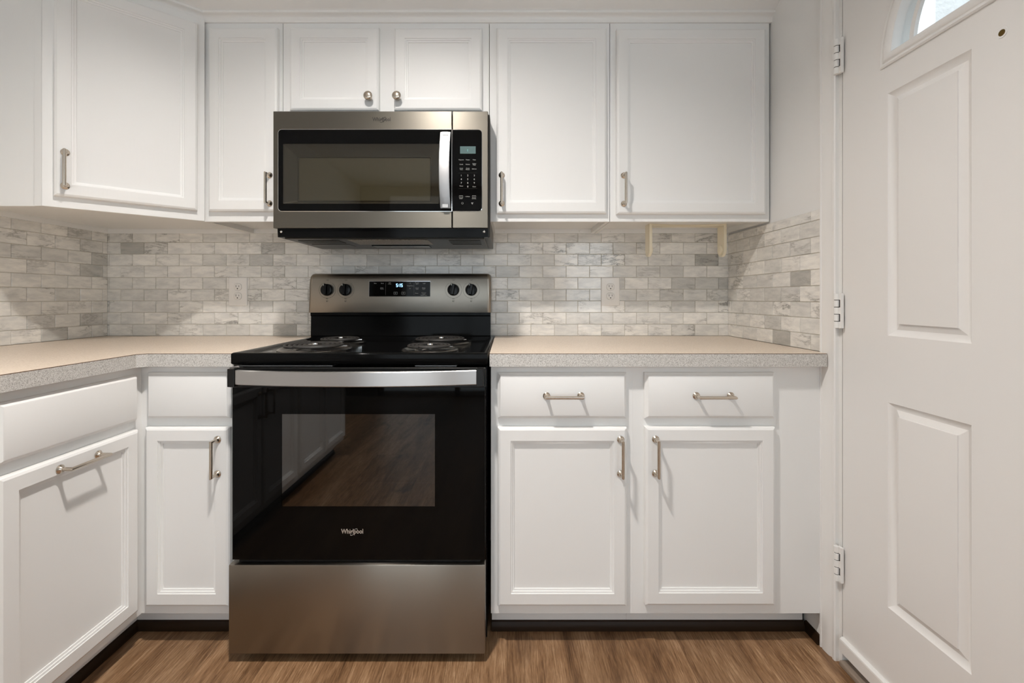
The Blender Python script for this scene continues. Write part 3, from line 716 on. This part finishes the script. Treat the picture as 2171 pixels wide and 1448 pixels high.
logo(od, -0.460, -0.6706, 0.388, 0.067, LOGO, LOGO)
for a in ((-0.800, -0.520), (-0.275, -0.150)): MB().box(a[0], a[1], -0.668, -0.62, 0.8775, 0.8822, 0.001, 1).build('door_vent', STEELV, rg, 0)
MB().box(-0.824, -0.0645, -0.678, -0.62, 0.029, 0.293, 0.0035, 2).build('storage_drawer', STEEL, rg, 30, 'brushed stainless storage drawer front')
f = MB(); f.box(-0.80, -0.08, -0.664, -0.618, 0.2945, 0.3015); f.build('drawer_gap', BLACKP, rg, 0)
fm = MB().lathe([(0.019, 0.0), (0.019, 0.008), (0.009, 0.012), (0.009, 0.036)], (0, 0, 0), 'Z', 16).mesh('foot', BLACKP)
for a in ((-0.765, -0.60), (-0.115, -0.60), (-0.765, -0.09), (-0.115, -0.09)): place('foot', fm, rg, (a[0], a[1], 0.0))

# backguard and control panel
BX0, BX1 = -0.8275, -0.0675
b = MB(); b.loft([[(x, -0.040, 0.913), (x, -0.113, 0.913), (x, -0.116, 0.925), (x, -0.113, 1.005), (x, -0.119, 1.010), (x, -0.119, 1.0215), (x, -0.040, 1.0215)] for x in (BX0 + 0.002, BX1 - 0.002)])
b.build('backguard', ENAMEL, rg, 0, 'black enamel riser behind the burners')
def cp_prof(x, dz, dy):
    return [(x, -0.045, 1.0218), (x, -0.1335 + dy, 1.0218), (x, -0.1350 + dy, 1.0245), (x, -0.1270 + dy, 1.160 - dz), (x, -0.1235 + dy, 1.172 - dz), (x, -0.1165 + dy, 1.180 - dz), (x, -0.1080 + dy, 1.1845 - dz), (x, -0.098, 1.186 - dz), (x, -0.045, 1.186 - dz)]
cp = MB().loft([cp_prof(x, dz, dy) for x, dz, dy in ((BX0, 0.014, 0.006), (BX0 + 0.003, 0.006, 0.002), (BX0 + 0.009, 0.0015, 0.0003), (BX0 + 0.016, 0, 0), (BX1 - 0.016, 0, 0), (BX1 - 0.009, 0.0015, 0.0003), (BX1 - 0.003, 0.006, 0.002), (BX1, 0.014, 0.006))]).build('control_panel', STEEL, rg, 45, 'stainless control panel with four knobs and a clock')
tilt = math.atan2(0.008, 0.1355)
def on_cp(x, z, h=0.0):                      # a frame lying on the slanted panel
    y = -0.1350 + 0.008 * (z - 1.0245) / 0.1355
    return Matrix.Translation((x, y, z)) @ Matrix.Rotation(-tilt, 4, 'X') @ Matrix.Translation((0, -h, 0))
def knob_range_mesh():
    mb = MB(); mb.lathe([(0.0245, 0.0), (0.0250, 0.003), (0.0240, 0.013), (0.0225, 0.0155), (0.0120, 0.017)], (0, 0, 0), 'Y', 36)
    # raised grip with a pointer end
    mb.loft([[(-0.0065, -0.014, -0.0235), (0.0065, -0.014, -0.0235), (0.0068, -0.014, 0.024), (-0.0062, -0.014, 0.0245)],
             [(-0.0052, -0.027, -0.0205), (0.0052, -0.027, -0.0205), (0.0055, -0.027, 0.0225), (-0.005, -0.027, 0.023)],
             [(-0.0042, -0.0285, -0.019), (0.0042, -0.0285, -0.019), (0.0045, -0.0285, 0.021), (-0.004, -0.0285, 0.0215)]])
    mb.box(-0.0125, -0.006, -0.0165, -0.002, 0.016, 0.0262, 0.0015, 2)
    mb.mi = 1; mb.box(-0.0105, -0.0080, -0.0172, -0.0163, 0.0165, 0.0245)
    return mb.mesh('burner_knob', [KNOBM, INKW], 35)
KM = knob_range_mesh()
for x, a in ((-0.750, 0), (-0.673, 0), (-0.2235, 8), (-0.149, 8)):
    k_ = place('burner_knob', KM, rg, (0, 0, 0)); m = Matrix.Translation(-ORG[rg.name]) @ on_cp(x, 1.116) @ Matrix.Rotation(R(a), 4, 'Y')
    k_.location = m.to_translation(); k_.rotation_euler = m.to_euler()
    ink = MB(); n = 60; ring_ = []
    for q in range(n + 1):
        t = R(-55 + 290 * q / n) + math.pi; ring_.append((0.0345 * math.cos(t), 0.0, 0.0345 * math.sin(t)))
    ink.tube(ring_, 0.00045, 4)
    ink.text('OFF', 0.0062, 0, 0, 0.0405); ink.text('MED', 0.005, 0, 0, -0.037)
    ink.frame(-0.0035, 0.0035, -0.0495, -0.0425, 0, 0.0008); ink.box(-0.003, 0.0, -0.0005, 0, -0.049, -0.046)
    for q in range(8):
        t = R(q * 45 + 22); ink.box(0.0345 * math.cos(t) - 0.0007, 0.0345 * math.cos(t) + 0.0007, -0.0006, 0, 0.0345 * math.sin(t) - 0.0007, 0.0345 * math.sin(t) + 0.0007)
    ink.xf(on_cp(x, 1.116, 0.0003)); ink.build('dial_marks', INKD, cp, 0)
dx0, dx1, dz0, dz1 = -0.5755, -0.3205, 1.0885, 1.1515
dm = on_cp((dx0 + dx1) / 2, (dz0 + dz1) / 2); hx, hz = (dx1 - dx0) / 2, (dz1 - dz0) / 2
MB().box(-hx - 0.0012, hx + 0.0002, -0.0008, 0.001, -hz + 0.0, hz + 0.0012).xf(dm).build('display_bezel', CHROME, cp, 0)
dg = MB().box(-hx, hx, -0.0014, 0.001, -hz, hz).xf(dm).build('display_glass', BLACKG, cp, 0, 'black glass clock display')
t = MB()
def tx(s_, u, v, sz=0.0058): t.text(s_, sz, -hx + u * 2 * hx, -0.0015, hz - v * 2 * hz, extrude=0.0002)
for s_, u, v in (('Bake', .10, .13), ('Broil', .215, .13), ('Keep\nWarm', .21, .46), ('Self\nClean', .335, .13), ('Temp/Time', .67, .29), ('Frozen\nBake', .785, .13), ('Light', .90, .13), ('Cook\nTime', .785, .47), ('Delay\nStart', .895, .47), ('Timer', .78, .79), ('Control\nLock\nHold 3 Sec', .895, .84)): tx(s_, u, v)
for u in (0.435, 0.56):
    x = -hx + u * 2 * hx; MB().frame(x - 0.0075, x + 0.0075, -0.0225, -0.0125, -0.0015, 0.0007).xf(dm).build('key_outline', INK, dg, 0)
x = -hx + 0.435 * 2 * hx; t.loft([[(x - 0.002, -0.0015, -0.0195), (x + 0.003, -0.0015, -0.0175), (x - 0.002, -0.0015, -0.0155)], [(x - 0.002, -0.0018, -0.0195), (x + 0.003, -0.0018, -0.0175), (x - 0.002, -0.0018, -0.0155)]])
x = -hx + 0.56 * 2 * hx; t.box(x - 0.0015, x + 0.0015, -0.0018, -0.0015, -0.019, -0.016)
for u in (0.27, 0.735): x = -hx + u * 2 * hx; MB().box(x - 0.00015, x + 0.00015, -0.0017, -0.0014, -0.025, 0.026).xf(dm).build('divider_line', INK, dg, 0)
x = -hx + 0.67 * 2 * hx
t.tube([(x - 0.0025, -0.0016, 0.0225), (x, -0.0016, 0.026), (x + 0.0025, -0.0016, 0.0225)], 0.0004, 4); t.tube([(x - 0.0025, -0.0016, 0.0035), (x, -0.0016, 0.000), (x + 0.0025, -0.0016, 0.0035)], 0.0004, 4)
t.xf(dm).build('button_lettering', INK, dg, 0)
def seg_digits(mb, s_, x, z, h):
    SG = {'5': 'afgcd', '1': 'bc', ':': ':'}
    wd_ = h * 0.52; tk = h * 0.13
    for ch in s_:
        if ch == ':':
            for q in (0.3, 0.7): mb.box(x, x + tk, -0.0018, -0.0014, z + h * q - tk / 2, z + h * q + tk / 2)
            x += tk + h * 0.22; continue
        for g_ in SG[ch]:
            a = {'a': (0, wd_, h - tk, h), 'd': (0, wd_, 0, tk), 'g': (0, wd_, h / 2 - tk / 2, h / 2 + tk / 2), 'f': (0, tk, h / 2, h), 'b': (wd_ - tk, wd_, h / 2, h), 'c': (wd_ - tk, wd_, 0, h / 2), 'e': (0, tk, 0, h / 2)}[g_]
            if ch == '1': a = (0, tk, a[2], a[3])
            mb.box(x + a[0], x + a[1], -0.0018, -0.0014, z + a[2], z + a[3])
        x += (tk if ch == '1' else wd_) + h * 0.22
    return mb
seg_digits(MB(), '5:15', -0.0150, 0.0085, 0.0138).xf(dm).build('clock_digits', DIGIT, dg, 0, 'glowing blue-white clock reading 5:15')

# ------------------------------------------------------------------ over-the-range microwave
mw = thing('microwave', 'over-the-range microwave in brushed stainless with a black window, under the short cabinet', 'microwave', (-0.4465, -0.20, 1.297))
MX0, MX1, MF = -0.8255, -0.0675, -0.420
MB().box(-0.822, -0.0615, -0.396, -0.009, 1.300, 1.740, 0.002, 1).build('body', DARKMETAL, mw, 0, 'dark grey casing')
MB().loft([[(x, -0.411, 1.330), (x, -0.4085, 1.2985), (x, -0.396, 1.2985), (x, -0.396, 1.330)] for x in (-0.815, -0.068)]).build('vent_trim', ENAMEL, mw, 0)
# door: steel frame, black glass, recessed window
def rr_pts(x0, x1, z0, z1, y, r, n=5):
    pts = []
    for (cx, cz, a0, sx, sz, q) in ((x0, z0, 180, 1, 1, r[0]), (x1, z0, 270, -1, 1, r[1]), (x1, z1, 0, -1, -1, r[2]), (x0, z1, 90, 1, -1, r[3])):
        for k in range(n + 1):
            a = R(a0 + 90.0 * k / n); pts.append((cx + sx * q + q * math.cos(a), y, cz + sz * q + q * math.sin(a)))
    return pts
gx0, gx1, gz0, gz1 = -0.8070, -0.1957, 1.389, 1.6765
wr = (-0.7905, -0.2400, 1.4150, 1.6265)
ir = (-0.7460, -0.2710, 1.4270, 1.5850)
sm4, gr4 = (0.003,) * 4, (0.012, 0.0006, 0.0006, 0.012)
md = MB().loft([rr_pts(MX0, -0.1955, 1.3295, 1.7415, -0.397, (0.001,) * 4), rr_pts(MX0, -0.1955, 1.3295, 1.7415, MF + 0.0012, (0.001,) * 4), rr_pts(MX0 + 0.001, -0.1965, 1.3305, 1.7405, MF, (0.001,) * 4),
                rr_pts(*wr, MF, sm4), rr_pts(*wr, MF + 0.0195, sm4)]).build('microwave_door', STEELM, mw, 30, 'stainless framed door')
MB().rpanel(gx0, gx1, gz0, gz1, MF, gr4, [(-0.0016, -0.001), (-0.0016, 0.0008), (0.0, 0.0012), (0.0006, -0.0002)], cap0=False, cap1=False).build('window_trim', CHROME, md, 40)
MB().loft([rr_pts(gx0, gx1, gz0, gz1, MF + 0.0004, gr4), rr_pts(gx0, gx1, gz0, gz1, MF - 0.0009, gr4), rr_pts(gx0 + 0.0004, gx1 - 0.0002, gz0 + 0.0004, gz1 - 0.0004, MF - 0.0011, gr4),
           rr_pts(*wr, MF - 0.0011, sm4), rr_pts(*wr, MF + 0.0004, sm4)], cap0=False, cap1=False).build('door_glass', BLACKG, md, 0, 'glossy black door glass')
MWF = simple('microwave_inner_frame', (0.040, 0.036, 0.030), 0.35, 0, 0.3)
def screen_mat():
    m, nt, b = new_mat('microwave_screen'); L = nt.links.new
    mp = objmap(nt, (330, 330, 330)); v_ = N(nt, 'ShaderNodeTexVoronoi'); v_.inputs['Scale'].default_value = 1.0; v_.inputs['Randomness'].default_value = 0.0
    L(mp.outputs[0], v_.inputs['Vector'])
    r_ = ramp(nt, [(0.25, (0.030, 0.027, 0.019)), (0.45, (0.085, 0.078, 0.056))]); L(v_.outputs['Distance'], r_.inputs['Fac']); L(r_.outputs[0], b.inputs['Base Color'])
    b.inputs['Roughness'].default_value = 0.3; return m
MWS = screen_mat()
MB().loft([rr_pts(*wr, MF + 0.0006, sm4), rr_pts(wr[0] + 0.002, wr[1] - 0.002, wr[2] + 0.002, wr[3] - 0.002, MF + 0.003, sm4), rr_pts(ir[0] - 0.002, ir[1] + 0.002, ir[2] - 0.002, ir[3] + 0.002, MF + 0.016, (0.006,) * 4),
           rr_pts(*ir, MF + 0.0145, (0.005,) * 4), rr_pts(ir[0] + 0.004, ir[1] - 0.004, ir[2] + 0.004, ir[3] - 0.004, MF + 0.0185, (0.003,) * 4)], cap0=False, cap1=False).build('window_frame', MWF, md, 40)
MB().box(ir[0], ir[1], MF + 0.0182, MF + 0.0190, ir[2], ir[3]).build('window_screen', MWS, md, 0, 'perforated olive-grey window screen')
MB().box(wr[0] + 0.0002, wr[1] - 0.0002, MF - 0.0007, MF + 0.0003, wr[2] + 0.0002, wr[3] - 0.0002).build('window_pane', MICROGLASS, md, 0, 'tinted glass over the window recess')
h = MB(); rings = []
for k in range(21):
    t = -1 + 2 * k / 20; z = 1.5305 + t * 0.1335; y = MF - 0.012 - 0.020 * (1 - t * t); sx = -0.0025 * (1 - t * t)
    rings.append([(-0.2340 + sx, y + 0.012, z), (-0.2352 + sx, y + 0.004, z), (-0.2330 + sx, y + 0.0005, z), (-0.2150 + sx, y - 0.001, z), (-0.1985 + sx, y + 0.0005, z), (-0.1968 + sx, y + 0.004, z), (-0.1978 + sx, y + 0.012, z)])
h.loft(rings)
for z in (1.398, 1.651): h.box(-0.226, -0.206, MF - 0.018, MF - 0.001, z, z + 0.012)
h.build('handle', STEELH, md, 40, 'tall bowed bright stainless handle')
logo(md, -0.4425, MF - 0.0003, 1.7125, 0.066, LOGOD, LOGOD)
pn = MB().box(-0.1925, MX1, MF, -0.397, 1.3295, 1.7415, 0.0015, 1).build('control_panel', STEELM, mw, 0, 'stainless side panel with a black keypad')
MB().rpanel(-0.1923, -0.0890, gz0, gz1 - 0.001, MF, (0.0006, 0.012, 0.012, 0.0006), [(-0.0014, -0.001), (-0.0014, 0.0008), (0.0, 0.0012), (0.0006, -0.0002)], cap0=False, cap1=False).build('keypad_trim', CHROME, pn, 40)
kp = MB().rpanel(-0.1923, -0.0890, gz0, gz1 - 0.001, MF, (0.0006, 0.012, 0.012, 0.0006), [(0, 0.0), (0, 0.0009), (0.0004, 0.0011)]).build('keypad_glass', BLACKG, pn, 0, 'black glass keypad')
q = 1.5900 / 955
def MXY(px, py): return ((px - 1075) * q, 1.082 + (632 - py) * q)
a, b_ = MXY(975.5, 326), MXY(1008.5, 310.5)
lc = MB().box(a[0], b_[0], MF - 0.0016, MF - 0.0008, a[1], b_[1]).build('display_glass', LCD, pn, 0, 'small teal display')
c_ = MXY(991.5, 319); dd = MB()
for zz in (-0.0022, 0.0022): dd.box(c_[0] - 0.0007, c_[0] + 0.0007, MF - 0.002, MF - 0.0015, c_[1] + zz - 0.0007, c_[1] + zz + 0.0007)
dd.build('display_digits', LCDD, lc, 0)
t = MB()
def tk(s_, px, py, sz): x, z = MXY(px, py); t.text(s_, sz, x, MF - 0.0012, z, extrude=0.0002)
for j_, row in enumerate((('Popcorn', 'Potato', 'Pizza'), ('Cook', 'Reheat', 'Soften\nMelt'), ('Cook\nTime', 'Cook\nPower', 'Defrost'))):
    for i_, s_ in enumerate(row): tk(s_, 978 + 13.8 * i_, 339 + 9.7 * j_, 0.0052)
for j_, row in enumerate((('1', '2', '3'), ('4', '5', '6'), ('7', '8', '9'))):
    for i_, s_ in enumerate(row): tk(s_, 978 + 13.8 * i_, 372.4 + 7.9 * j_, 0.0088)
tk('Timer', 978, 394.6, 0.0052); tk('0', 991.8, 396, 0.0088); tk('Clock', 1005.4, 396, 0.0052)
for px in (977.5, 1005):
    x0_, z0_ = MXY(px - 3.8, 419.5); x1_, z1_ = MXY(px + 3.8, 414.8); MB().frame(x0_, x1_, z0_, z1_, MF - 0.0012, 0.0006).build('key_outline', INK, kp, 0)
tk('>', 977.5, 417, 0.006); tk('x', 1005, 417, 0.006); tk('START', 977.5, 421.5, 0.004); tk('CANCEL', 1005, 421.5, 0.004); tk('+ 30 Sec', 991, 417, 0.0048)
x, z = MXY(980.5, 431); t.tube([(x + 0.0032 * math.cos(R(20 * k)), MF - 0.0013, z + 0.0032 * math.sin(R(20 * k))) for k in range(19)], 0.0004, 4)
x, z = MXY(1001.5, 431)
for k in range(3): t.box(x - 0.0005 + 0.0022 * math.cos(R(120 * k + 30)) - 0.001, x + 0.0022 * math.cos(R(120 * k + 30)) + 0.001, MF - 0.0014, MF - 0.0011, z + 0.0022 * math.sin(R(120 * k + 30)) - 0.001, z + 0.0022 * math.sin(R(120 * k + 30)) + 0.001)
for py in (367, 400): x0_, z0_ = MXY(972, py); x1_, z1_ = MXY(1012, py); MB().box(x0_, x1_, MF - 0.0013, MF - 0.0010, z0_ - 0.00012, z0_ + 0.00012).build('divider_line', INKD, kp, 0)
t.build('button_lettering', INK, kp, 0)
# underside
ub = MB(); ub.box(-0.800, -0.082, -0.392, -0.060, 1.2945, 1.3002, 0.002, 1)
ub.build('bottom_plate', DARKMETAL, mw, 0, 'dark underside plate')
MB().box(-0.580, -0.290, -0.375, -0.235, 1.2925, 1.2948, 0.001, 1).build('grease_filter', FILTERM, mw, 0, 'speckled metal mesh grease filter')
for x0_, x1_ in ((-0.770, -0.620), (-0.215, -0.100)):
    g_ = MB()
    for k in range(7): g_.box(x0_, x1_, -0.35 + k * 0.012, -0.344 + k * 0.012, 1.2920, 1.2948)
    g_.box(x0_, x1_, -0.235, -0.16, 1.2928, 1.2948, 0.001, 1)
    g_.build('vent_louver', DARKMETAL, mw, 0)
MB().box(-0.545, -0.315, -0.20, -0.13, 1.2915, 1.2948, 0.003, 2).build('lamp_lens', BLACKG, mw, 0)
sm = MB().lathe([(0.004, 0), (0.0045, 0.001), (0.003, 0.0025), (0.001, 0.003)], (0, 0, 0), 'Y', 12).mesh('screw', CHROME)
for x_ in (-0.802, -0.0815): place('screw', sm, mw, (x_, -0.4100, 1.318))

# ------------------------------------------------------------------ wall outlets
def outlet(x, z, label):
    r = thing('wall_outlet', label, 'outlet', (x, -0.0085, z), 0, None, local=True)
    MB().rpanel(-0.041, 0.041, -0.0625, 0.0625, 0.0, 0.004, [(0, 0), (0, 0.003), (0.002, 0.0052), (0.004, 0.0058)]).build('cover_plate', PLATE, r, 40)
    for s_ in (-1, 1):
        cz = s_ * 0.0205
        o_ = MB().rpanel(-0.0172, 0.0172, cz - 0.0150, cz + 0.0150, 0.0, 0.0120, [(0, 0.005), (0, 0.0072), (0.0008, 0.0078)])
        rc = o_.build('receptacle', PLATE, r, 40)
        g_ = MB(); g_.box(-0.0073, -0.0055, -0.0082, -0.0074, cz - 0.001, cz + 0.0075); g_.box(0.0055, 0.0073, -0.0082, -0.0074, cz - 0.0005, cz + 0.0065)
        g_.lathe([(0.0026, 0.0074), (0.0026, 0.0082)], (0, 0, cz - 0.0075), 'Y', 12)
        g_.rpanel(-0.0176, 0.0176, cz - 0.0154, cz + 0.0154, 0.0, 0.0123, [(0, 0.0050), (0, 0.0060)])
        g_.build('slots', SLOT, rc, 0)
    MB().lathe([(0.0028, 0.0055), (0.0026, 0.0066), (0.0005, 0.0070)], (0, 0, 0), 'Y', 12).build('screw', PLATE, r, 40)
outlet(-1.1935, 1.111, 'white duplex wall outlet on the tiles left of the range')
outlet(0.4585, 1.111, 'white duplex wall outlet on the tiles right of the range')

# ------------------------------------------------------------------ paper towel holder
ph = thing('paper_towel_holder', 'empty cream plastic paper towel holder under the right wall cabinet', 'paper towel holder', (0.745, -0.13, 1.379))
def arm(x0_, x1_, inner):
    mb = MB(); pts = [(-0.158, 1.3883), (-0.100, 1.3883)]
    for k in range(13):
        a = -math.pi * k / 12; pts.append((-0.129 + 0.029 * math.cos(a), 1.283 + 0.029 * math.sin(a)))
    mb.loft([[(x0_, y, z) for y, z in pts], [(x1_, y, z) for y, z in pts]])
    a = mb.build('arm', CREAM, ph, 30)
    s_ = 1 if inner > x0_ else -1
    MB().lathe([(0.0195, 0), (0.0195, s_ * 0.004), (0.016, s_ * 0.007), (0.010, s_ * 0.008)], (inner, -0.129, 1.283), 'X', 24).build('roll_boss', CREAM, a, 40)
arm(0.586, 0.597, 0.597); arm(0.892, 0.903, 0.892)
pl = MB(); rows = []
for k in range(25):
    t = -1 + 2 * k / 24; x = 0.7445 + t * 0.148; y_ = -0.158 + 0.026 * (1 - t * t); yb_ = -0.100 - 0.008 * (1 - t * t)
    rows.append([(x, y_, 1.3883), (x, yb_, 1.3883), (x, yb_, 1.3800), (x, y_, 1.3800)])
pl.loft(rows).build('mounting_bar', CREAM, ph, 30)
